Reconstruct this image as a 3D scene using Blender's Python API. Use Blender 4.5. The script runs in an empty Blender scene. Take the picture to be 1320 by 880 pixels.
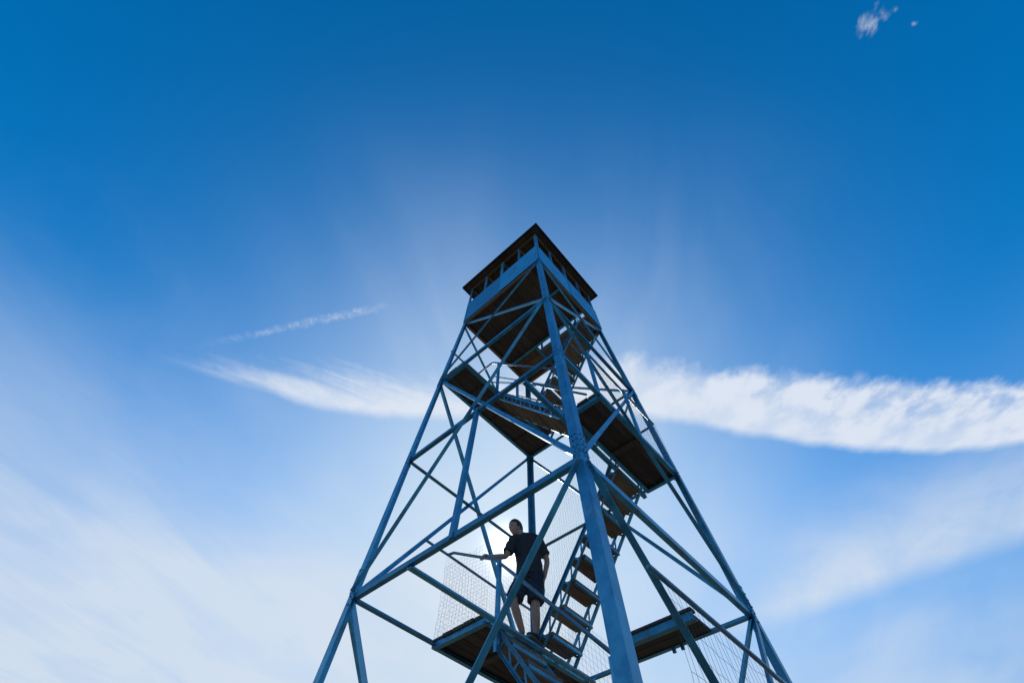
import bpy, bmesh, math, random
from mathutils import Vector, Matrix
random.seed(7)
SC = bpy.context.scene
COL = SC.collection
G = 10.1                      # height of the cab floor above the ground

# ------------------------------------------------------------------ camera
CAM_LOC = Vector((-3.452, -2.549, -8.481 + G))
YAW, PIT, ROL = 0.74403, 1.06811, 0.01886
fw = Vector((math.cos(PIT)*math.cos(YAW), math.cos(PIT)*math.sin(YAW), math.sin(PIT)))
rt = Vector((math.sin(YAW), -math.cos(YAW), 0)); up = rt.cross(fw)
rr = rt*math.cos(ROL) + up*math.sin(ROL); uu = -rt*math.sin(ROL) + up*math.cos(ROL)
cd = bpy.data.cameras.new('camera'); cam = bpy.data.objects.new('camera', cd); COL.objects.link(cam)
m = Matrix((rr, uu, -fw)).transposed().to_4x4(); m.translation = CAM_LOC
cam.matrix_world = m
cd.sensor_width = 36; cd.sensor_fit = 'HORIZONTAL'; cd.lens = 543.4/1320*36
cd.clip_end = 20000; cd.clip_start = .05
SC.camera = cam

# ------------------------------------------------------------------ sun, sky, exposure
SUN_EL, SUN_AZ = math.radians(35.02), math.radians(42.86)     # azimuth from +X towards +Y
SUN_DIR = Vector((math.cos(SUN_EL)*math.cos(SUN_AZ), math.cos(SUN_EL)*math.sin(SUN_AZ), math.sin(SUN_EL)))
sl = bpy.data.lights.new('sun', 'SUN'); sl.energy = 4.0; sl.angle = math.radians(.53); sl.color = (1, .94, .86)
so = bpy.data.objects.new('sun', sl); COL.objects.link(so)
so.rotation_euler = SUN_DIR.to_track_quat('Z', 'Y').to_euler(); so.location = (30, 28, 35)

vs = SC.view_settings
vs.view_transform = 'Standard'; vs.look = 'None'; vs.exposure = 0.0; vs.gamma = 1; vs.use_curve_mapping = False

W = bpy.data.worlds.new('World'); SC.world = W; W.use_nodes = True
nt = W.node_tree; nt.nodes.clear()
class X:
    """tiny expression wrapper round Math nodes"""
    def __init__(s, sock): s.s = sock
    @staticmethod
    def op(o, *a):
        n = nt.nodes.new('ShaderNodeMath'); n.operation = o
        for i, v in enumerate(a):
            if isinstance(v, X): nt.links.new(v.s, n.inputs[i])
            else: n.inputs[i].default_value = v
        return X(n.outputs[0])
    def __add__(s, o): return X.op('ADD', s, o)
    __radd__ = __add__
    def __sub__(s, o): return X.op('SUBTRACT', s, o)
    def __rsub__(s, o): return X.op('SUBTRACT', o, s)
    def __mul__(s, o): return X.op('MULTIPLY', s, o)
    __rmul__ = __mul__
    def __truediv__(s, o): return X.op('DIVIDE', s, o)
def ss(v, lo, hi, t0=0., t1=1.):
    n = nt.nodes.new('ShaderNodeMapRange'); n.interpolation_type = 'SMOOTHSTEP'
    nt.links.new(v.s, n.inputs[0])
    for i, q in enumerate((lo, hi, t0, t1)): n.inputs[1+i].default_value = q
    return X(n.outputs[0])
def comb(x, y, z=0.):
    n = nt.nodes.new('ShaderNodeCombineXYZ')
    for i, v in enumerate((x, y, z)):
        if isinstance(v, X): nt.links.new(v.s, n.inputs[i])
        else: n.inputs[i].default_value = v
    return n.outputs[0]
def noise(vec, scale, detail=4., rough=.5, dist=0.):
    n = nt.nodes.new('ShaderNodeTexNoise'); nt.links.new(vec, n.inputs['Vector'])
    n.inputs['Scale'].default_value = scale; n.inputs['Detail'].default_value = detail
    n.inputs['Roughness'].default_value = rough; n.inputs['Distortion'].default_value = dist
    return X(n.outputs[0])
def curve(v, pts, lo, hi):
    n = nt.nodes.new('ShaderNodeFloatCurve'); c = n.mapping.curves[0]
    t = (v - lo)*(1/(hi-lo)); nt.links.new(t.s, n.inputs['Value'])
    P = [((x-lo)/(hi-lo), y) for x, y in pts]
    c.points[0].location = P[0]; c.points[1].location = P[-1]
    for p in P[1:-1]: c.points.new(*p)
    n.mapping.update(); return X(n.outputs[0])
tc = nt.nodes.new('ShaderNodeTexCoord')
sep = nt.nodes.new('ShaderNodeSeparateXYZ'); nt.links.new(tc.outputs['Generated'], sep.inputs[0])
dx, dy, dz = (X(sep.outputs[i]) for i in range(3))
dzc = X.op('MAXIMUM', dz, .06)
px, py = dx/dzc, dy/dzc                                   # a flat cloud layer seen from the ground
ca, sa = math.cos(YAW), math.sin(YAW)
A = px*ca + py*sa                                         # along the cloud layer, towards the sun
B = px*sa - py*ca                                         # across it
AB = comb(A, B)
# --- contrail band, worn into tufts on its high side
n1 = noise(AB, 8., 5., .55, .15); n2 = noise(comb(A*1., B*1.6), 20., 7., .62, .1)
n3 = noise(comb((A - B*.42)*9., B*1.3), 1.7, 7., .62, .5)        # fibres of the thin end
n4 = noise(comb(A*1.1 + B*.5, B - A*.3), 8., 8., .56, .15)       # tufts of the thick end
top = curve(B, [(-1.05, .60), (-.958, .61), (-.82, .622), (-.67, .63), (-.457, .642), (-.218, .655), (.087, .615), (.321, .594), (.521, .624), (.741, .633), (.963, .646), (1.19, .660), (1.443, .645), (2.2, .60)], -1.05, 2.2)
bot = curve(B, [(-1.05, .635), (-.96, .648), (-.84, .690), (-.721, .733), (-.556, .800), (-.23, .831), (.099, .829), (.4, .812), (.72, .869), (1.024, .915), (1.32, .928), (1.584, .885), (2.2, .78)], -1.05, 2.2)
right = ss(B, -.05, .35)
Ad = A + (n1 - .5)*(right*.09 + .02) + (n2 - .5)*.05
dt = Ad - top; db = bot - A - (n1 - .5)*.035 - (n2 - .5)*.012
edge_t = ss(dt, -.022, .045)*right + ss(dt + (n3 - .5)*.16, -.02, .13)*(1 - right)
edge_b = ss(db, -.008, .042)
upper = ss(bot - A, .06, .24)
body = ss(n3, .30, .66, .15, 1.)*(1 - right) + right*ss(n4, .36, .58, .42, 1.)
tex = body*upper + (1 - upper)*(.74 + .26*ss(n4, .3, .62))
band = edge_t*edge_b*tex*ss(B, -1.03, -.80)*.95
# --- thin second contrail
ct = A - (.586 - .244*(B + .874)) + (n2 - .5)*.03
thin = ss(X.op('ABSOLUTE', ct), .017, .0)*ss(B, -.92, -.5)*ss(B, -.30, -.40)*ss(noise(AB, 34., 5., .7), .38, .66, .12, .8)*.50
# --- small puffs
def puff(a0, b0, r, k):
    d = X.op('SQRT', (A - a0)*(A - a0)*1.6 + (B - b0)*(B - b0)) + (n2 - .5)*r*3.2 + (n1 - .5)*r*2.8
    return ss(d, r, -r*.5)*k
puffs = puff(-.151, .668, .030, .80) + puff(-.166, .694, .020, .6) + puff(-.176, .708, .012, .5) + puff(-.155, .753, .007, .45)
# --- veils of cirrus
nl = noise(AB, .9, 3., .5, .4); ns = noise(comb(A*.7 + B*.10, B*1.5 - A*.2), 1.9, 4., .5, .5)
nf = noise(comb(A*1.3, B*1.1), 2.6, 6., .6, .8)
ng = noise(comb((A + B*.75)*.55, (B - A*.45)*1.9), 1.6, 7., .58, .5)      # long fibres
left = ss(A*.75 - B*.66 + (nl - .5)*.9 + (nf - .5)*.3, .80, 2.3)*ss(ng, .22, .78, .70, 1.08)*.72
fan = ss(ns, .36, .74)*ss(A, -.10, .8)*ss(B, -.75, -.1)*ss(B, 1.0, .45)*.28
nx, ny = .7923, .6101                                        # streak low on the sunward side
sd = A*nx + B*ny + (nf - .5)*.10
streak = ss(sd, 2.26, 2.06)*ss(sd, 1.35, 2.1)*ss(B, .75, 1.3)*ss(nf*.5 + ng*.5, .30, .62, .55, 1.)*.80
veil2 = ss(nl*.75 + ng*.25, .38, .68)*ss(A, .8, 2.0)*.46
veil = X.op('MINIMUM', left + fan + streak + veil2, .85)
# --- sky colour
sky = nt.nodes.new('ShaderNodeTexSky'); sky.sky_type = 'NISHITA'; sky.sun_disc = False
sky.sun_elevation = SUN_EL; sky.sun_rotation = math.pi/2 - SUN_AZ
sky.altitude = 900; sky.air_density = 1.0; sky.dust_density = .6; sky.ozone_density = 3.0
hs = nt.nodes.new('ShaderNodeHueSaturation'); hs.inputs['Saturation'].default_value = 1.62; hs.inputs['Value'].default_value = 1.36
tint = nt.nodes.new('ShaderNodeVectorMath'); tint.operation = 'MULTIPLY'; tint.inputs[1].default_value = (.72, 1.05, 1.18)
nt.links.new(sky.outputs[0], tint.inputs[0]); nt.links.new(tint.outputs[0], hs.inputs['Color'])
def mix(fac, c1, c2):
    n = nt.nodes.new('ShaderNodeMix'); n.data_type = 'RGBA'; n.clamp_factor = True
    if isinstance(fac, X): nt.links.new(fac.s, n.inputs[0])
    else: n.inputs[0].default_value = fac
    for i, c in ((6, c1), (7, c2)):
        if isinstance(c, tuple): n.inputs[i].default_value = (*c, 1)
        else: nt.links.new(c, n.inputs[i])
    return n.outputs[2]
SKY_K = .12
# glow of thin cirrus round the sun
dot = dx*SUN_DIR.x + dy*SUN_DIR.y + dz*SUN_DIR.z
ang = X.op('ARCCOSINE', X.op('MINIMUM', dot, .999999))*(180/math.pi)
def ex(a, k): return X.op('POWER', math.e, ang*(-1/a))*k
wide = X.op('POWER', math.e, X.op('POWER', ang*(1/32.), 2.4)*-1)*.96
glow = ex(.60, 24./SKY_K) + ex(4.5, .20/SKY_K)
c = mix(ss(dz, .66, .14)*.95, hs.outputs[0], (.34/SKY_K, .49/SKY_K, .73/SKY_K))     # paler air towards the horizon
c = mix(wide, c, (.58/SKY_K, .71/SKY_K, .85/SKY_K))
c = mix(veil, c, (.68/SKY_K, .76/SKY_K, .86/SKY_K))
c = mix(band + thin + puffs, c, (.74/SKY_K, .80/SKY_K, .90/SKY_K))
g = nt.nodes.new('ShaderNodeVectorMath'); g.operation = 'SCALE'
g.inputs[0].default_value = (.95, .965, 1.0); nt.links.new(glow.s, g.inputs['Scale'])
ad = nt.nodes.new('ShaderNodeVectorMath'); ad.operation = 'ADD'
nt.links.new(c, ad.inputs[0]); nt.links.new(g.outputs[0], ad.inputs[1])
bg = nt.nodes.new('ShaderNodeBackground'); bg.inputs['Strength'].default_value = SKY_K
nt.links.new(ad.outputs[0], bg.inputs['Color'])
wo = nt.nodes.new('ShaderNodeOutputWorld'); nt.links.new(bg.outputs[0], wo.inputs[0])

# ------------------------------------------------------------------ materials
def material(name, c1, c2, scale=6., rough=.5, metal=0., bump=.15, stretch=(1, 1, 1), rust=None, detail=6., rough_var=.15):
    mt = bpy.data.materials.new(name); mt.use_nodes = True
    t = mt.node_tree; L = t.links; b = t.nodes['Principled BSDF']
    tx = t.nodes.new('ShaderNodeTexCoord'); mp = t.nodes.new('ShaderNodeMapping'); mp.inputs['Scale'].default_value = stretch
    oi = t.nodes.new('ShaderNodeObjectInfo')
    add = t.nodes.new('ShaderNodeVectorMath'); add.operation = 'ADD'
    sc = t.nodes.new('ShaderNodeVectorMath'); sc.operation = 'SCALE'; sc.inputs[0].default_value = (13, 7, 29)
    L.new(oi.outputs['Random'], sc.inputs['Scale']); L.new(tx.outputs['Object'], add.inputs[0]); L.new(sc.outputs[0], add.inputs[1])
    L.new(add.outputs[0], mp.inputs[0])
    n = t.nodes.new('ShaderNodeTexNoise'); n.inputs['Scale'].default_value = scale; n.inputs['Detail'].default_value = detail; n.inputs['Roughness'].default_value = .62
    L.new(mp.outputs[0], n.inputs['Vector'])
    r = t.nodes.new('ShaderNodeValToRGB'); r.color_ramp.elements[0].position = .32; r.color_ramp.elements[1].position = .68
    r.color_ramp.elements[0].color = (*c1, 1); r.color_ramp.elements[1].color = (*c2, 1)
    L.new(n.outputs[0], r.inputs[0]); col = r.outputs[0]
    # piece to piece difference
    v = t.nodes.new('ShaderNodeMapRange'); v.inputs[3].default_value = .70; v.inputs[4].default_value = 1.25
    L.new(oi.outputs['Random'], v.inputs[0])
    vm = t.nodes.new('ShaderNodeVectorMath'); vm.operation = 'SCALE'; L.new(col, vm.inputs[0]); L.new(v.outputs[0], vm.inputs['Scale']); col = vm.outputs[0]
    if rust:
        n2 = t.nodes.new('ShaderNodeTexNoise'); n2.inputs['Scale'].default_value = 3.1; n2.inputs['Detail'].default_value = 9; n2.inputs['Roughness'].default_value = .72
        L.new(add.outputs[0], n2.inputs['Vector'])
        rr_ = t.nodes.new('ShaderNodeMapRange'); rr_.inputs[1].default_value = .57; rr_.inputs[2].default_value = .72; rr_.inputs[4].default_value = .75
        L.new(n2.outputs[0], rr_.inputs[0])
        mx = t.nodes.new('ShaderNodeMix'); mx.data_type = 'RGBA'; L.new(rr_.outputs[0], mx.inputs[0]); L.new(col, mx.inputs[6]); mx.inputs[7].default_value = (*rust, 1)
        col = mx.outputs[2]
    L.new(col, b.inputs['Base Color'])
    rm = t.nodes.new('ShaderNodeMapRange'); rm.inputs[3].default_value = rough - rough_var; rm.inputs[4].default_value = rough + rough_var
    L.new(n.outputs[0], rm.inputs[0]); L.new(rm.outputs[0], b.inputs['Roughness'])
    b.inputs['Metallic'].default_value = metal
    bp = t.nodes.new('ShaderNodeBump'); bp.inputs['Strength'].default_value = bump; bp.inputs['Distance'].default_value = .01
    L.new(n.outputs[0], bp.inputs['Height']); L.new(bp.outputs[0], b.inputs['Normal'])
    return mt
STEEL = material('sky-tinted galvanised steel', (.03, .23, .39), (.09, .42, .62), 7., .46, .5, .10, rust=(.16, .085, .045))  # blue skylight is put into the base colour; the metal itself is grey
SHEET = material('sky-tinted sheet steel', (.05, .36, .58), (.07, .42, .66), 3., .45, .35, .05, rust=(.2, .13, .09))  # cab sheet: its blue is skylight painted into the colour, not a coat of paint
PIPE = material('sky-tinted galvanised pipe', (.10, .26, .38), (.18, .37, .50), 14., .45, .5, .1, rust=(.16, .085, .045))  # grey pipe, base colour tinted blue to carry the skylight
WIRE = material('dull wire', (.05, .05, .05), (.10, .10, .10), 30., .75, .0, 0)
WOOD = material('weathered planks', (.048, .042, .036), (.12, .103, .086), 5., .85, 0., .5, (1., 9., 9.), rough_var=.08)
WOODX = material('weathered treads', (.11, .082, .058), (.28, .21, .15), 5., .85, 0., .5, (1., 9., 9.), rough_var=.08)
TIMBER = material('timber sill', (.13, .085, .055), (.27, .19, .13), 6., .85, 0., .4, (1., 6., 6.), rough_var=.08)
ROOF = material('dark roof sheet', (.035, .037, .04), (.075, .075, .075), 5., .7, .2, .1)
CONC = material('concrete', (.30, .29, .27), (.42, .41, .39), 8., .9, 0., .4, rough_var=.05)

# ------------------------------------------------------------------ mesh helpers (coordinates with z = 0 at the cab floor)
class MB:
    def __init__(s): s.v = []; s.f = []
    def add(s, vs_, fs):
        o = len(s.v); s.v += [Vector(v) for v in vs_]; s.f += [tuple(i+o for i in f) for f in fs]; return s
    def prism(s, p0, p1, u, v, sec, sec2=None):
        """extrude the 2D section along p0-p1"""
        p0, p1 = Vector(p0), Vector(p1); n = len(sec); sec2 = sec2 or sec
        vs_ = [p0 + u*a + v*b for a, b in sec] + [p1 + u*a + v*b for a, b in sec2]
        fs = [(i, (i+1) % n, (i+1) % n + n, i+n) for i in range(n)] + [tuple(range(n))[::-1], tuple(range(n, 2*n))]
        return s.add(vs_, fs)
    def angle(s, p0, p1, u, v, w, t=.008, w2=None):
        """steel angle: heel on p0-p1, flanges towards u (width w) and v (width w2)"""
        d = (Vector(p1)-Vector(p0)).normalized()
        u = Vector(u); u = (u - d*u.dot(d)).normalized(); v = Vector(v); v = (v - d*v.dot(d)); v = (v - u*v.dot(u)).normalized(); w2 = w2 or w
        return s.prism(p0, p1, u, v, [(0, 0), (w, 0), (w, t), (t, t), (t, w2), (0, w2)])
    def bar(s, p0, p1, u, wu, wv):
        d = (Vector(p1)-Vector(p0)).normalized(); u = Vector(u); u = (u - d*u.dot(d)).normalized(); v = d.cross(u)
        a, b = wu/2, wv/2
        return s.prism(p0, p1, u, v, [(-a, -b), (a, -b), (a, b), (-a, b)])
    def box(s, lo, hi):
        x0, y0, z0 = lo; x1, y1, z1 = hi
        return s.add([(x0, y0, z0), (x1, y0, z0), (x1, y1, z0), (x0, y1, z0), (x0, y0, z1), (x1, y0, z1), (x1, y1, z1), (x0, y1, z1)],
                     [(0, 3, 2, 1), (4, 5, 6, 7), (0, 1, 5, 4), (1, 2, 6, 5), (2, 3, 7, 6), (3, 0, 4, 7)])
    def tube(s, pts, r, n=8):
        pts = [Vector(p) for p in pts]; rings = []
        ref = None
        for i, p in enumerate(pts):
            d = (pts[min(i+1, len(pts)-1)] - pts[max(i-1, 0)]).normalized()
            if ref is None: ref = d.orthogonal().normalized()
            u = (ref - d*ref.dot(d)).normalized(); v = d.cross(u); ref = u
            rings.append([p + (u*math.cos(2*math.pi*k/n) + v*math.sin(2*math.pi*k/n))*r for k in range(n)])
        vs_ = [q for rg in rings for q in rg]; fs = []
        for i in range(len(pts)-1):
            for k in range(n): fs.append((i*n+k, i*n+(k+1) % n, (i+1)*n+(k+1) % n, (i+1)*n+k))
        fs += [tuple(range(n))[::-1], tuple(range((len(pts)-1)*n, len(pts)*n))]
        return s.add(vs_, fs)
    def build(s, name, mat, parent=None, lift=True, bevel=0., smooth=False):
        me = bpy.data.meshes.new(name); off = Vector((0, 0, G if lift else 0))
        # the object's own origin at its middle, so that textures and pivots are local
        vs_ = [v + off for v in s.v]; c = sum(vs_, Vector())/len(vs_)
        me.from_pydata([v - c for v in vs_], [], s.f)
        bm = bmesh.new(); bm.from_mesh(me); bmesh.ops.recalc_face_normals(bm, faces=bm.faces)
        if bevel: bmesh.ops.bevel(bm, geom=bm.edges[:], offset=bevel, segments=1, affect='EDGES')
        bm.to_mesh(me); bm.free()
        if smooth:
            for p in me.polygons: p.use_smooth = True
        me.materials.append(mat)
        o = bpy.data.objects.new(name, me); COL.objects.link(o)
        pw = Vector()
        q = parent
        while q: pw += q.location; q = q.parent
        o.location = c - pw; o.parent = parent
        return o
def empty(name, loc, parent=None):
    o = bpy.data.objects.new(name, None); COL.objects.link(o); o.empty_display_size = .2
    pw = Vector(); q = parent
    while q: pw += q.location; q = q.parent
    o.location = Vector(loc) - pw; o.parent = parent; return o

# ------------------------------------------------------------------ ground
def ground():
    rings = [0, 1.5, 3, 5, 8, 12, 18, 26, 40, 60, 100, 180, 400, 900, 2500, 6000]; n = 48; vs_ = [(0, 0, 0)]; fs = []
    rnd = random.Random(3)
    for r in rings[1:]:
        for k in range(n):
            a = 2*math.pi*k/n
            z = -.00035*max(0, r-14)**2 if r < 100 else -2.6 - (r-100)*.02
            if r > 400: z = -8.6
            vs_.append((r*math.cos(a), r*math.sin(a), max(z, -8.6) + (rnd.uniform(-.05, .05) if 3 < r < 60 else 0)))
    for k in range(n): fs.append((0, 1+k, 1+(k+1) % n))
    for i in range(len(rings)-2):
        for k in range(n): a = 1+i*n; fs.append((a+k, a+n+k, a+n+(k+1) % n, a+(k+1) % n))
    me = bpy.data.meshes.new('ground'); me.from_pydata(vs_, [], fs)
    me.materials.append(material('dry summit turf', (.06, .042, .018), (.12, .08, .04), 1.3, .95, 0, .6, rough_var=.03, detail=10))
    o = bpy.data.objects.new('ground', me); COL.objects.link(o); o['kind'] = 'structure'; o['label'] = 'dry summit turf and bare soil around the tower'
ground()

# ------------------------------------------------------------------ the tower
S0, TAPER = 1.067, .053
Z0, ZA, ZB, ZC, ZD, ZE = 0., -2.328, -4.256, -6.098, -8.03, -9.95
def S(z): return S0 - TAPER*z
CN = {'N': (-1, -1), 'R': (1, -1), 'L': (-1, 1), 'F': (1, 1)}
def lp(c, z, out=0.): return Vector((CN[c][0]*(S(z)+out), CN[c][1]*(S(z)+out), z))
tower = empty('fire_tower', (0, 0, 0))
tower['label'] = 'tall four-legged steel fire lookout tower with zigzag stairs and a roofed cab'
tower['category'] = 'tower'
FACES = [('L', 'N', Vector((-1, 0, 0))), ('N', 'R', Vector((0, -1, 0))), ('R', 'F', Vector((1, 0, 0))), ('F', 'L', Vector((0, 1, 0)))]
UP = Vector((0, 0, 1))
# legs: heel outwards
OUT = .03
for c in 'NRLF':
    sx, sy = CN[c]; w, t = .088, .010
    sec = [(0, 0), (w, 0), (w, t), (t, t), (t, w), (0, w)]
    mb = MB(); mb.prism(lp(c, -10.0, OUT), lp(c, .02, OUT), Vector((-sx, 0, 0)), Vector((0, -sy, 0)), sec)
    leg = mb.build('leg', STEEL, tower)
    # splice angles with bolts
    for z in (ZC + .16, ZA - .05):
        mb = MB(); w2 = w + .006
        a, b = lp(c, z-.13, OUT+.005), lp(c, z+.13, OUT+.005)
        mb.prism(a, b, Vector((-sx, 0, 0)), Vector((0, -sy, 0)), [(0, 0), (w2, 0), (w2, .008), (.008, .008), (.008, w2), (0, w2)])
        for k in range(4):
            q = a.lerp(b, .12 + .25*k)
            for h in (.028, .064):
                for u, nrm in ((Vector((-sx, 0, 0)), Vector((0, sy, 0))), (Vector((0, -sy, 0)), Vector((sx, 0, 0)))):
                    p = q + u*(h + .004*(k % 2)); mb.tube([p, p + nrm*.010], .0085, 6)
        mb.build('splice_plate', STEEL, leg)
    mb = MB(); f = lp(c, -10.0); x, y = f.x, f.y
    a, b = .26, .18
    mb.add([(x-a, y-a, -10.35), (x+a, y-a, -10.35), (x+a, y+a, -10.35), (x-a, y+a, -10.35), (x-b, y-b, -9.93), (x+b, y-b, -9.93), (x+b, y+b, -9.93), (x-b, y+b, -9.93)],
           [(0, 3, 2, 1), (4, 5, 6, 7), (0, 1, 5, 4), (1, 2, 6, 5), (2, 3, 7, 6), (3, 0, 4, 7)]).build('footing', CONC, tower, bevel=.015)
# girts, X braces, hanger
for ci, cj, nrm in FACES:
    for z in (ZA, ZB, ZC, ZD):
        p, q = lp(ci, z, .015), lp(cj, z, .015); d = (q-p).normalized()
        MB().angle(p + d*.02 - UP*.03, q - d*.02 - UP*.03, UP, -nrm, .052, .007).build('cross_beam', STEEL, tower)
    for i, (zt, zb) in enumerate(((-.05, ZA), (ZA, ZC), (ZC, ZE))):
        w = (.036, .046, .050)[i]
        for j, (c1, c2) in enumerate(((ci, cj), (cj, ci))):
            p, q = lp(c1, zt, .024 if j else .006), lp(c2, zb, .024 if j else .006); d = (q-p).normalized()
            p += d*.05; q -= d*.05
            side = nrm.cross(d)
            if side.z < 0: side = -side
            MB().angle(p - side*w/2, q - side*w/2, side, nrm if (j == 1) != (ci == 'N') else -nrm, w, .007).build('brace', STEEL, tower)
    # bolts of the joints
    for z in (ZA, ZB, ZC):
        for c in (ci, cj):
            mb = MB(); o = lp(c, z, OUT); inw = Vector((-CN[c][0], 0, 0)) if abs(nrm.x) < .5 else Vector((0, -CN[c][1], 0))
            for a, h in ((.03, .0), (.075, .01), (.05, -.09), (.05, .1), (.09, -.05)):
                p = o + inw*a + UP*h + nrm*(TAPER*-h - .002); mb.tube([p, p + nrm*.012], .010, 6)
            mb.build('joint_bolts', STEEL, tower)['kind'] = 'stuff'
p, q = Vector((-S(ZB), 0, ZB+.02)), Vector((-S(ZC), 0, ZC-.03))
MB().angle(p + Vector((-.03, -.02, 0)), q + Vector((-.03, -.02, 0)), Vector((0, 1, 0)), Vector((1, 0, 0)), .05, .006).build('hanger', STEEL, tower)

# ---- landings
def landing(name, x0, x1, y0, y1, z, n, battens, label=None, tmat=WOOD):
    fr = MB()
    fr.angle((x0, y0, z-.05), (x1, y0, z-.05), UP, Vector((0, 1, 0)), .055)
    fr.angle((x0, y1, z-.05), (x1, y1, z-.05), UP, Vector((0, -1, 0)), .055)
    fr.angle((x0, y0+.01, z-.058), (x0, y1-.01, z-.058), UP, Vector((1, 0, 0)), .055)
    fr.angle((x1, y0+.01, z-.058), (x1, y1-.01, z-.058), UP, Vector((-1, 0, 0)), .055)
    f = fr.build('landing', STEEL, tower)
    if label: f['label'] = label
    w = (y1 - y0 - .02)/n; rnd = random.Random(int(abs(z)*100))
    for k in range(n):
        a = y0 + .01 + k*w; j = rnd.uniform(-.012, .012); h = rnd.uniform(-.003, .003)
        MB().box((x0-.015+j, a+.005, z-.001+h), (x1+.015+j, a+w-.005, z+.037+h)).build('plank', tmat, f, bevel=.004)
    for xb in battens:
        MB().box((xb-.045, y0+.03, z-.036), (xb+.045, y1-.03, z-.004)).build('batten', WOOD, f, bevel=.003)
    return f
landing('landing', -1.19, 1.20, .60, 1.20, ZA, 3, (-.62, .05, .72))
landing('landing', -.50, 1.31, -1.31, -.80, ZB, 3, (.42,))
landing('landing', -.31, 1.40, .62, 1.42, ZC, 5, (.30, .95))
landing('landing', -.70, 1.50, -1.52, -.88, ZD, 4, (.1, .8))
# joist that carries the person's landing across the tower
MB().angle((-1.39, .585, ZC-.055), (1.40, .585, ZC-.055), UP, Vector((0, -1, 0)), .062).build('joist', STEEL, tower)
MB().angle((-1.19, .59, ZA-.125), (1.19, .59, ZA-.125), UP, Vector((0, -1, 0)), .055).build('joist', STEEL, tower)
MB().angle((-1.29, -.79, ZB-.125), (1.29, -.79, ZB-.125), UP, Vector((0, 1, 0)), .055).build('joist', STEEL, tower)
# short dark board shelf by the right leg
sh = MB().angle((1.02, -.95, ZC-.03), (1.02, .0, ZC-.03), UP, Vector((1, 0, 0)), .075, .008).angle((1.03, -.015, ZC-.035), (1.38, -.015, ZC-.035), UP, Vector((0, -1, 0)), .05).build('shelf_frame', STEEL, tower)
sh['label'] = 'short dark board platform on a steel frame'
MB().box((1.0, -.955, ZC+.047), (1.10, .0, ZC+.075)).build('plank', ROOF, sh, bevel=.003)
for k in range(2): MB().box((1.035+.178*k, -.95, ZC-.018), (1.205+.178*k, .0, ZC+.018)).build('plank', ROOF, sh, bevel=.003)
for yb in (-.62, -.52): MB().box((1.36, yb, ZC-.075), (1.385, yb+.035, ZC+.02)).build('bracket', STEEL, sh)

# ---- stairs with lattice stringers
def stair(x0, x1, yt, zt, yb, zb, n):
    """yt, zt: upper end; yb, zb: lower end of the line through the tread middles"""
    T, Bm = Vector((0, yt, zt)), Vector((0, yb, zb)); d = (T-Bm).normalized(); L = (T-Bm).length
    perp = Vector((1, 0, 0)).cross(d)
    if perp.z < 0: perp = -perp
    st = empty('stair', ((x0+x1)/2, (yt+yb)/2, (zt+zb)/2 + G), tower)
    h = .07
    for x, sg in ((x0, 1), (x1, -1)):
        e = Vector((x, 0, 0)); mb = MB()
        mb.angle(Bm+e+perp*h, T+e+perp*h, -perp, Vector((-sg, 0, 0)), .042, .006, .03)
        mb.angle(Bm+e-perp*h, T+e-perp*h, perp, Vector((-sg, 0, 0)), .030, .005, .03)
        for k in range(n):
            c = Bm.lerp(T, (k+.5)/n) + e; g = L/n
            mb.bar(c - perp*h + d*.0, c + perp*h, Vector((1, 0, 0)), .008, .024)
            mb.bar(c - perp*h + d*g*.12, c + perp*h + d*g*.86, Vector((1, 0, 0)), .006, .020)
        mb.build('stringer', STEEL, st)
    w = .115; sdir = 1 if yt > yb else -1
    rnd = random.Random(int((x0+5)*100+zt*10))
    for k in range(n):
        c = Bm.lerp(T, (k+.5)/n); j = rnd.uniform(-.006, .006)
        tr = MB().box((x0+.012, c.y-w+j, c.z-.018), (x1-.012, c.y+w+j, c.z+.020)).build('tread', WOODX, st, bevel=.005)
        MB().angle((x0+.01, c.y-w-.009+j, c.z-.048), (x1-.01, c.y-w-.009+j, c.z-.048), UP, Vector((0, 1, 0)), .030, .005, .026).build('tread_angle', STEEL, tr)
    return st
stair(.50, 1.03, -.86, -.12, .62, ZA-.08, 9)
stair(-.38, .13, .62, ZA-.10, -.84, ZB-.02, 8)
stair(.50, 1.03, -.82, ZB-.10, .62, ZC-.02, 8)
stair(-.17, .36, .62, ZC-.12, -.90, ZD-.02, 8)
stair(.55, 1.08, -.84, ZD-.10, .75, -10.02, 8)

# ---- pipe rails
def rail(pts, r=.019, name='handrail'): return MB().tube(pts, r, 8).build(name, PIPE, tower, smooth=True)
def post(x, y, z0, z1, name='rail_post'): return MB().angle((x-.02, y-.02, z0), (x-.02, y-.02, z1), Vector((1, 0, 0)), Vector((0, 1, 0)), .04, .006).build(name, STEEL, tower)
# landing A and the flight below it
rail([(-.42, 1.17, -1.25), (-.42, .80, -1.24), (-.42, .74, -1.27), (-.42, -.80, -3.14)])
rail([(-.42, .72, -1.78), (-.42, -.80, -3.60)], .012, 'mid_rail')
post(-.42, .58, ZA-.15, -1.47); post(-.42, -.78, ZB, -3.12)
rail([(.17, .60, -1.42), (.17, -.80, -3.14)]); rail([(.17, .60, -1.9), (.17, -.80, -3.60)], .012, 'mid_rail'); post(.17, .62, ZA, -1.42)
rail([(-1.17, 1.18, -1.27), (1.17, 1.18, -1.27)]); post(0, 1.19, ZA, -1.27)
# landing B
rail([(-.46, -1.27, -3.20), (.35, -1.275, -3.225), (1.30, -1.27, -3.20)]); post(-.46, -1.27, ZB, -3.2); post(.42, -1.29, ZB, -3.22)
rail([(1.28, -1.25, -3.24), (1.28, -.80, -3.24)])
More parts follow.
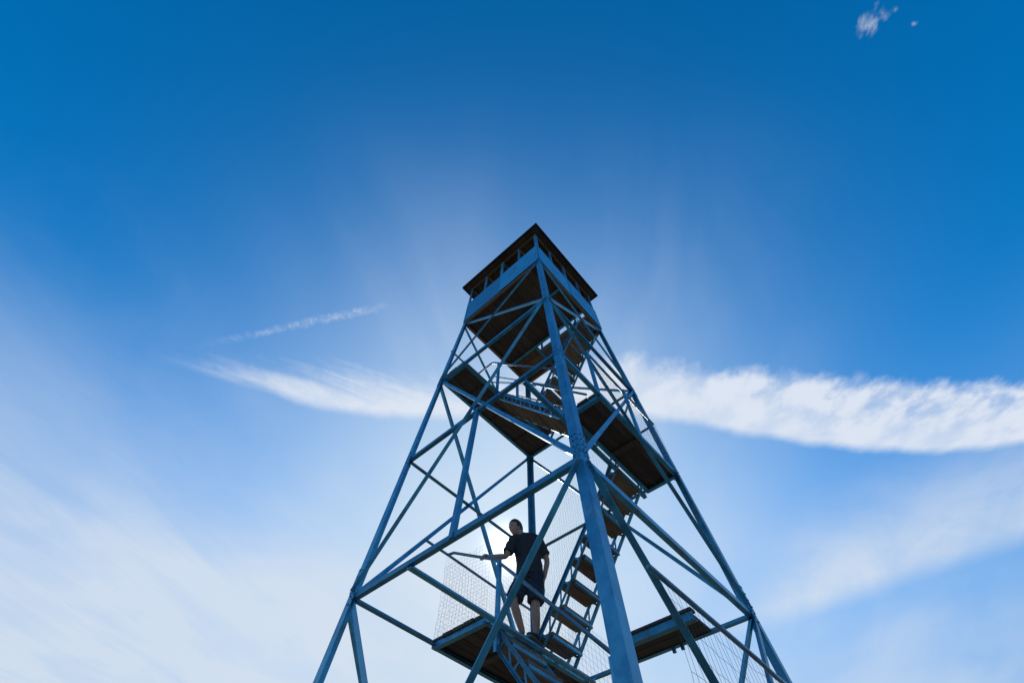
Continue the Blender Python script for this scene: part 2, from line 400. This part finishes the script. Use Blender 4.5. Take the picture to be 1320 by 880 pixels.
# landing C and the flight below it
rail([(-.66, 1.41, -5.07), (-.29, 1.41, -5.07), (.60, 1.41, -5.085), (1.36, 1.41, -5.07)], .016)
rail([(-.29, 1.40, -5.075), (-.285, 1.30, -5.09), (-.22, .67, -5.42), (-.20, .60, -5.47), (-.20, .52, -5.55), (-.20, -.70, -6.81)], .018)
post(-.20, .575, ZC-.30, -5.46, 'newel_post'); post(-.20, -.66, ZD-.05, -6.80, 'newel_post')
# landing D
rail([(-1.0, -1.50, -6.82), (.59, -1.50, -6.825), (.80, -1.50, -6.84), (1.47, -1.50, -6.82)])

# ---- wire mesh infill (each panel one part)
def wire_mesh(o, u, v, du, dv, r=.0008, jit=.004, bow=0., seed=1):
    o, u, v = Vector(o), Vector(u), Vector(v); rnd = random.Random(seed); n = u.cross(v).normalized(); mb = MB()
    nu, nv = max(1, round(u.length/du)), max(1, round(v.length/dv))
    ph = rnd.uniform(0, 6)
    P = {}
    for i in range(nu+1):
        for j in range(nv+1):
            a, b = i/nu, j/nv
            w = bow*math.sin(math.pi*b)*(.6+.4*math.sin(a*7+ph)) + rnd.uniform(-jit, jit)
            P[i, j] = o + u*a + v*b + n*w + u.normalized()*rnd.uniform(-jit, jit) + v.normalized()*rnd.uniform(-jit, jit)*1.5
    for i in range(nu+1): mb.tube([P[i, j] for j in range(nv+1)], r, 3)
    for j in range(nv+1): mb.tube([P[i, j] for i in range(nu+1)], r, 3)
    ob = mb.build('wire_mesh', WIRE, tower); ob['kind'] = 'stuff'; return ob
wire_mesh((-.29, 1.43, ZC+.05), (1.66, 0, 0), (0, 0, .96), .05, .05, jit=.007, bow=.03, seed=2)
wire_mesh((-.30, .66, ZC+.05), (0, .76, 0), (.0, 0, .80), .05, .05, jit=.007, bow=.03, seed=3)
wire_mesh((.47, -.82, ZB-.05), (0, 1.44, -1.80), (0, 0, 1.0), .06, .05, jit=.003, bow=.02, seed=4)
wire_mesh((1.07, -.82, ZB-.05), (0, 1.44, -1.80), (0, 0, 1.0), .06, .05, jit=.003, bow=.02, seed=5)
wire_mesh((-.21, .52, ZC-.22), (0, -1.22, -1.30), (0, 0, .86), .05, .05, jit=.002, bow=.01, seed=6)
wire_mesh((-1.0, -1.515, ZD+.05), (2.46, 0, 0), (0, 0, 1.15), .075, .15, r=.0012, jit=.006, bow=.05, seed=7)
wire_mesh((-.40, -1.29, ZB+.05), (1.70, 0, 0), (0, 0, 1.0), .05, .05, jit=.004, bow=.02, seed=8)
wire_mesh((1.315, -1.27, ZB+.05), (0, .48, 0), (0, 0, 1.0), .05, .05, jit=.005, bow=.02, seed=9)
wire_mesh((1.08, -.80, -.25), (0, 1.40, -2.1), (0, 0, .95), .06, .06, jit=.003, bow=.02, seed=10)
wire_mesh((.18, .60, ZA-.1), (0, -1.42, -1.86), (0, 0, .95), .06, .06, jit=.003, bow=.02, seed=11)

# ---- the cab
cab = empty('cab', (0, 0, G), tower); cab['label'] = 'square sheet-steel lookout cab with open window bays and a dark overhanging roof'
H, ZS, ZR = S0+.035, 1.0, 2.09
# timber frame of the floor and its joists
for a in range(4):
    c, s_ = round(math.cos(a*math.pi/2)), round(math.sin(a*math.pi/2))
    R = lambda x, y, z: Vector((c*x - s_*y, s_*x + c*y, z))
    def rbox(lo, hi):
        mb = MB().box(lo, hi); mb.v = [R(*v) for v in mb.v]; return mb
    rbox((-H+.055, -H+.004, -.09), (H-.055, -H+.052, .0)).build('floor_beam', TIMBER, cab, bevel=.004)
    # two wall sheets a side, lapped in the middle
    rbox((-H+.004, -H-.012, .004), (.02, -H-.004, ZS)).build('wall_panel', SHEET, cab)
    rbox((-.02, -H-.021, .006), (H-.004, -H-.013, ZS-.003)).build('wall_panel', SHEET, cab)
    mb = MB()
    for k in range(9):
        for xx in (0., -H+.05, H-.05):
            q = R(xx, -H-.012-(.009 if xx >= 0 else 0), .06+k*.11); nn = R(0, -1, 0); mb.tube([q, q+nn*.006], .009, 6)
    mb.build('rivets', STEEL, cab)['kind'] = 'stuff'
    rbox((-H+.06, -H+.0, ZS-.05), (H-.06, -H+.045, ZS+.012)).build('window_sill', TIMBER, cab, bevel=.004)
    rbox((-H+.06, -H+.0, ZR-.13), (H-.06, -H+.04, ZR-.05)).build('window_head', TIMBER, cab, bevel=.004)
    for xx, w in ((-H/2, .022), (0, .036), (H/2, .022)):
        rbox((xx-w, -H-.003, ZS+.012), (xx+w, -H+.038, ZR-.05)).build('window_post', STEEL, cab)
    # corner angle
    MB().angle(R(-H-.002, -H-.002, .0), R(-H-.002, -H-.002, ZR), R(1, 0, 0), R(0, 1, 0), .065, .007).build('corner_post', STEEL, cab)
    # inner lining boards
    for k in range(5):
        rbox((-H+.07, -H+.06, .05+k*.185), (H-.07, -H+.078, .05+k*.185+.18)).build('lining_board', TIMBER, cab)
# floor planks: full width in front, short ones behind the hatch
n = 11; w = (2*H-.12)/n
for k in range(n):
    y0 = -H+.06+k*w
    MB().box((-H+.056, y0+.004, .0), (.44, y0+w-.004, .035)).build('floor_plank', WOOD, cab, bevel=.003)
w = .19; k = 0; x = .47
while x < H-.07:
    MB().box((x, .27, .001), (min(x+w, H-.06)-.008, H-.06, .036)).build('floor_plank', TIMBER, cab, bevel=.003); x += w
MB().angle((.452, -H+.055, -.062), (.452, H-.055, -.062), UP, Vector((-1, 0, 0)), .060, .008).build('floor_joist', STEEL, cab)
MB().angle((-.30, -H+.055, -.062), (-.30, H-.055, -.062), UP, Vector((-1, 0, 0)), .060, .008).build('floor_joist', STEEL, cab)
MB().angle((.465, .255, -.062), (H-.055, .255, -.062), UP, Vector((0, 1, 0)), .060, .008).build('floor_joist', STEEL, cab)
# roof
E_ = 1.275; A_ = ZR+.62
roof = MB().add([(-E_, -E_, ZR), (E_, -E_, ZR), (E_, E_, ZR), (-E_, E_, ZR), (0, 0, A_), (-E_, -E_, ZR+.022), (E_, -E_, ZR+.022), (E_, E_, ZR+.022), (-E_, E_, ZR+.022), (0, 0, A_+.022)],
                [(1, 0, 4), (2, 1, 4), (3, 2, 4), (0, 3, 4), (5, 6, 9), (6, 7, 9), (7, 8, 9), (8, 5, 9), (0, 1, 6, 5), (1, 2, 7, 6), (2, 3, 8, 7), (3, 0, 5, 8)]).build('roof', ROOF, cab)
n = 12; w = 2*(E_-.03)/n
for k in range(n):
    y0 = -E_+.03+k*w
    MB().box((-E_+.03, y0+.002, ZR-.024), (E_-.03, y0+w-.002, ZR-.002)).build('soffit_board', ROOF if k in (0, n-1) else WOOD, roof)
for k in range(4):
    c, s_ = round(math.cos(k*math.pi/2)), round(math.sin(k*math.pi/2))
    mb = MB().box((-E_+.002, -E_-.012, ZR-.055), (E_-.002+.012, -E_+.002, ZR+.024)); mb.v = [Vector((c*v.x-s_*v.y, s_*v.x+c*v.y, v.z)) for v in mb.v]
    mb.build('fascia', ROOF, roof)
for yy in (-.55, 0, .55): MB().box((-H+.04, yy-.03, ZR-.10), (H-.04, yy+.03, ZR-.026)).build('rafter', TIMBER, roof)

# ------------------------------------------------------------------ the person on the landing
SKIN = material('skin', (.42, .24, .16), (.50, .30, .21), 12., .5, 0, .03, rough_var=.05)
SHIRT = material('dark grey shirt', (.035, .037, .042), (.06, .062, .07), 20., .9, 0, .3, rough_var=.04)
SHORTS = material('navy shorts', (.012, .018, .035), (.024, .032, .055), 20., .9, 0, .3, rough_var=.04)
HAIR = material('brown hair', (.035, .022, .014), (.07, .045, .03), 40., .6, 0, .4)
SHOE = material('dark shoe', (.02, .025, .028), (.04, .045, .05), 20., .8, 0, .2)
SOLE = material('shoe sole', (.20, .20, .17), (.30, .29, .25), 20., .8, 0, .2)
FZ = ZC + .037
person = empty('person', (.47, .70, FZ + G))
person['label'] = 'person in dark shirt and navy shorts on the landing, one hand on the rail'
person['category'] = 'person'
def skinned(name, nodes, edges, mat, parent, sub=2):
    """nodes: key -> (x, y, z, rx, ry); first key is the root"""
    keys = list(nodes); idx = {k: i for i, k in enumerate(keys)}
    me = bpy.data.meshes.new(name); c = Vector(nodes[keys[0]][:3])
    me.from_pydata([Vector(nodes[k][:3]) - c for k in keys], [(idx[a], idx[b]) for a, b in edges], [])
    o = bpy.data.objects.new(name, me); COL.objects.link(o); o.parent = parent
    pw = Vector(); q = parent
    while q: pw += q.location; q = q.parent
    o.location = c + Vector((0, 0, G)) - pw
    o.modifiers.new('skin', 'SKIN')
    sv = me.skin_vertices[0].data if me.skin_vertices else None
    if sv is None:
        bm = bmesh.new(); bm.from_mesh(me); bm.verts.layers.skin.verify(); bm.to_mesh(me); bm.free(); sv = me.skin_vertices[0].data
    for k in keys:
        r = nodes[k][3:]; sv[idx[k]].radius = (r[0], r[1] if len(r) > 1 else r[0]); sv[idx[k]].use_root = (k == keys[0])
    o.modifiers['skin'].use_smooth_shade = True
    sb = o.modifiers.new('sub', 'SUBSURF'); sb.levels = sub; sb.render_levels = sub
    me.materials.append(mat)
    return o
# joints (metres; the person faces -x, towards the newel post)
J = dict(
 pelvis=(.455, .675, -5.255), waist=(.455, .675, -5.11), chest=(.44, .69, -4.93), collar=(.40, .71, -4.80), neck=(.375, .735, -4.745), skull=(.33, .785, -4.665),
 shN=(.515, .575, -4.815), elN=(.615, .505, -5.085), wrN=(.565, .520, -5.29), haN=(.54, .54, -5.37),
 shF=(.30, .80, -4.83), elF=(.165, .815, -5.125), wrF=(-.13, .83, -5.275), haF=(-.20, .825, -5.305),
 hipN=(.495, .605, -5.33), knN=(.475, .615, -5.665), anN=(.505, .64, -5.985),
 hipF=(.42, .745, -5.33), knF=(.275, .79, -5.63), anF=(.425, .765, -5.955))
def nd(k, *r): return (*J[k], *r)
def mid(a, b, t, *r): return (*[J[a][i]*(1-t)+J[b][i]*t for i in range(3)], *r)
nodes = dict(pelvis=nd('pelvis', .115), waist=nd('waist', .095), chest=nd('chest', .105), collar=nd('collar', .07), neck=nd('neck', .048), neck2=mid('neck', 'skull', .45, .052),
  skull=nd('skull', .074), crown=(.31, .80, -4.59, .066))
for s_ in 'NF':
    nodes.update({'sh'+s_: nd('sh'+s_, .055), 'ua'+s_: mid('sh'+s_, 'el'+s_, .5, .046), 'el'+s_: nd('el'+s_, .038), 'fa'+s_: mid('el'+s_, 'wr'+s_, .35, .038), 'wr'+s_: nd('wr'+s_, .024, .028), 'ha'+s_: nd('ha'+s_, .020, .038),
      'hip'+s_: nd('hip'+s_, .085), 'th'+s_: mid('hip'+s_, 'kn'+s_, .5, .074), 'kn'+s_: nd('kn'+s_, .052), 'ca'+s_: mid('kn'+s_, 'an'+s_, .35, .055), 'an'+s_: nd('an'+s_, .034)})
edges = [('pelvis', 'waist'), ('waist', 'chest'), ('chest', 'collar'), ('collar', 'neck'), ('neck', 'neck2'), ('neck2', 'skull'), ('skull', 'crown')]
for s_ in 'NF':
    edges += [('collar', 'sh'+s_), ('sh'+s_, 'ua'+s_), ('ua'+s_, 'el'+s_), ('el'+s_, 'fa'+s_), ('fa'+s_, 'wr'+s_), ('wr'+s_, 'ha'+s_), ('pelvis', 'hip'+s_), ('hip'+s_, 'th'+s_), ('th'+s_, 'kn'+s_), ('kn'+s_, 'ca'+s_), ('ca'+s_, 'an'+s_)]
# fingers: the far hand closes on the rail, the near one hangs
def fingers(hand, d, down, side, curl):
    d, down, side = Vector(d).normalized(), Vector(down).normalized(), Vector(side).normalized(); h = Vector(J[hand])
    for i, (off, ln) in enumerate(((-.032, .85), (-.011, 1.), (.011, .95), (.032, .75))):
        a = h + d*.020 + side*off; b = a + (d*(1-curl*.5) + down*curl*.5).normalized()*.036*ln; c = b + (d*(1-curl*1.4) + down*curl).normalized()*.030*ln; e = c + (d*(1-curl*2.) + down*curl).normalized()*.022*ln
        ks = ['%s%d%d' % (hand, i, q) for q in range(4)]
        for k_, p_, r_ in zip(ks, (a, b, c, e), (.0095, .0092, .0085, .0075)): nodes[k_] = (*p_, r_)
        edges.append((hand, ks[0])); edges.extend([(ks[q], ks[q+1]) for q in range(3)])
    a = h - d*.012 - side*.036; b = a - side*.018 + d*.028 + down*.008; c = b + d*.022 + down*.012
    for q, (p_, r_) in enumerate(((a, .012), (b, .0105), (c, .009))): nodes['%st%d' % (hand, q)] = (*p_, r_)
    edges.extend([(hand, hand+'t0'), (hand+'t0', hand+'t1'), (hand+'t1', hand+'t2')])
fingers('haF', (-.095, -.02, -.02), (0, 0, -1), (0, 1, .0), .75)
fingers('haN', (-.3, .2, -1), (-1, .3, 0), (.3, .95, 0), .35)
body = skinned('body', nodes, edges, SKIN, person, 2)
# clothes follow the same joints, a little wider
AX = (Vector(J['shN']) - Vector(J['shF'])); AX.z = 0; AX.normalize(); AY = Vector((-AX.y, AX.x, 0))
def cloth(name, lofts, mat, fold):
    """closed lofts along the joints, fused into one surface and creased"""
    mb = MB(); n = 16
    for pts in lofts:
        rings = []
        P = [Vector(p[:3]) for p in pts]
        for i, p in enumerate(pts):
            d = (P[min(i+1, len(P)-1)] - P[max(i-1, 0)]).normalized(); u = (AX - d*AX.dot(d)).normalized(); v = d.cross(u)
            rings.append([P[i] + u*math.cos(2*math.pi*k/n)*p[3] + v*math.sin(2*math.pi*k/n)*p[-1] for k in range(n)])
        vs_ = [q for r in rings for q in r]; fs = []
        for i in range(len(rings)-1):
            for k in range(n): fs.append((i*n+k, i*n+(k+1) % n, (i+1)*n+(k+1) % n, (i+1)*n+k))
        mb.add(vs_, fs + [tuple(range(n))[::-1], tuple(range((len(rings)-1)*n, len(rings)*n))])
    o = mb.build(name, mat, person)
    rm = o.modifiers.new('remesh', 'REMESH'); rm.mode = 'VOXEL'; rm.voxel_size = .009; rm.use_smooth_shade = True
    sm_ = o.modifiers.new('smooth', 'SMOOTH'); sm_.factor = .5; sm_.iterations = 6
    tx = bpy.data.textures.new('folds', 'CLOUDS'); tx.noise_scale = .06; tx.noise_depth = 2
    dm = o.modifiers.new('folds', 'DISPLACE'); dm.texture = tx; dm.strength = fold; dm.mid_level = .5; dm.texture_coords = 'LOCAL'
    return o
def jp(k, dz, ru, rv): return (J[k][0], J[k][1], J[k][2]+dz, ru, rv)
tors = [jp('pelvis', -.075, .182, .140), jp('pelvis', .02, .170, .130), jp('waist', 0, .160, .122), jp('chest', -.04, .178, .130), jp('chest', .06, .185, .125), jp('collar', .015, .125, .085), (*mid('collar', 'neck', .9), .062, .062)]
def sleeve(k): return [(*mid('collar', 'sh'+k, .45), .075, .075), (*mid('sh'+k, 'el'+k, .02), .078, .078), (*mid('sh'+k, 'el'+k, .45), .070, .070), (*mid('sh'+k, 'el'+k, .78), .072, .072)]
cloth('shirt', [tors, sleeve('N'), sleeve('F')], SHIRT, .030)
def legs(k): return [(*mid('hip'+k, 'pelvis', .6), .10, .11), (*mid('hip'+k, 'kn'+k, .0), .112, .118), (*mid('hip'+k, 'kn'+k, .45), .106, .108), (*mid('hip'+k, 'kn'+k, .9), .104, .104)]
cloth('shorts', [[jp('pelvis', .09, .150, .115), jp('pelvis', -.04, .158, .122), jp('pelvis', -.11, .150, .115)], legs('N'), legs('F')], SHORTS, .026)
# head: a modelled face on the skull
def head():
    bm = bmesh.new(); bmesh.ops.create_uvsphere(bm, u_segments=28, v_segments=20, radius=1)
    for v in bm.verts:
        x, y, z = v.co                                   # +x: face
        fx = .098*x; fy = .074*y; fz = .118*z
        if z < -.1:                                     # jaw narrows
            k = (-z-.1)/.9; fy *= 1-.38*k; fx = fx*(1-.16*k) + .012*k
        if x > .3:
            e = math.exp(-((y-.0)/.18)**2); fx += .020*e*math.exp(-((z+.16)/.14)**2) + .008*e*math.exp(-((z+.50)/.10)**2) + .010*e*math.exp(-((z+.82)/.16)**2)
            for s_ in (-1, 1): fx -= .013*math.exp(-((y-s_*.42)/.17)**2 - ((z-.06)/.12)**2)
            fx += .006*math.exp(-((z-.24)/.10)**2)
        v.co = (fx, fy, fz)
    for s_ in (-1, 1):                                  # ears
        r = bmesh.ops.create_uvsphere(bm, u_segments=10, v_segments=8, radius=1)
        for v in r['verts']: v.co = Vector((v.co.x*.018-.008, s_*.074+v.co.y*.009, v.co.z*.031-.008))
    return bm
def place_head(bm, name, mat, parent, turn, tilt, loc):
    me = bpy.data.meshes.new(name)
    M = Matrix.Rotation(turn, 4, 'Z') @ Matrix.Rotation(tilt, 4, 'Y')
    bm.transform(M); bm.to_mesh(me); bm.free()
    for p in me.polygons: p.use_smooth = True
    me.materials.append(mat); o = bpy.data.objects.new(name, me); COL.objects.link(o); o.parent = parent
    pw = Vector(); q = parent
    while q: pw += q.location; q = q.parent
    o.location = Vector(loc) + Vector((0, 0, G)) - pw; return o
HL, TURN, TILT = (.318, .792, -4.640), math.radians(172), math.radians(8)
hd = place_head(head(), 'head', SKIN, person, TURN, TILT, HL)
bm = bmesh.new(); bmesh.ops.create_uvsphere(bm, u_segments=32, v_segments=22, radius=1)
rnd = random.Random(5)
for v in bm.verts:
    x, y, z = v.co; k = 1 + rnd.uniform(-.02, .03)
    v.co = (.108*x*k - .010, .084*y*k, .124*z*k + .010)
bmesh.ops.delete(bm, geom=[f for f in bm.faces if (f.calc_center_median().x > .035 and f.calc_center_median().z < .062) or f.calc_center_median().z < -.075 or (f.calc_center_median().x > -.02 and f.calc_center_median().z < .0)], context='FACES')
hair = place_head(bm, 'hair', HAIR, hd, TURN, TILT, HL); sm = hair.modifiers.new('t', 'SOLIDIFY'); sm.thickness = .012
for s_ in (-1, 1):
    bm = bmesh.new(); bmesh.ops.create_uvsphere(bm, u_segments=10, v_segments=8, radius=.011)
    bmesh.ops.translate(bm, verts=bm.verts, vec=(.082, s_*.031, .006)); place_head(bm, 'eye', SOLE, hd, TURN, TILT, HL)
# shoes
def shoe(an, ang, pitch):
    prof = [(-.075, .030, .060), (-.06, .036, .075), (-.01, .038, .080), (.05, .042, .060), (.11, .046, .045), (.155, .042, .036), (.185, .026, .026)]
    M = Matrix.Translation(Vector(J[an]) + Vector((0, 0, 0))) @ Matrix.Rotation(ang, 4, 'Z') @ Matrix.Rotation(pitch, 4, 'Y')
    base = FZ - J[an][2]
    def loft(zlo, zhi, grow):
        mb = MB(); n = 10; rings = []
        for x, w_, h_ in prof:
            rg = []
            for k in range(n):
                a = 2*math.pi*k/n; yy = math.cos(a)*(w_+grow); zz = zlo(h_) + (zhi(h_)-zlo(h_))*(math.sin(a)*.5+.5)
                rg.append(M @ Vector((x*(1+grow), yy, zz)))
            rings.append(rg)
        vs_ = [q for r in rings for q in r]; fs = []
        for i in range(len(rings)-1):
            for k in range(n): fs.append((i*n+k, i*n+(k+1) % n, (i+1)*n+(k+1) % n, (i+1)*n+k))
        fs += [tuple(range(n)), tuple(range((len(rings)-1)*n, len(rings)*n))]
        return mb.add(vs_, fs)
    b = base if abs(pitch) < .05 else base + .0
    sh_ = loft(lambda h: b+.018, lambda h: b+.02+h*1.25, 0.).build('shoe', SHOE, person, smooth=True)
    loft(lambda h: b+.001, lambda h: b+.030, .005).build('sole', SOLE, sh_, smooth=False)
shoe('anN', math.radians(190), 0); shoe('anF', math.radians(175), math.radians(0))
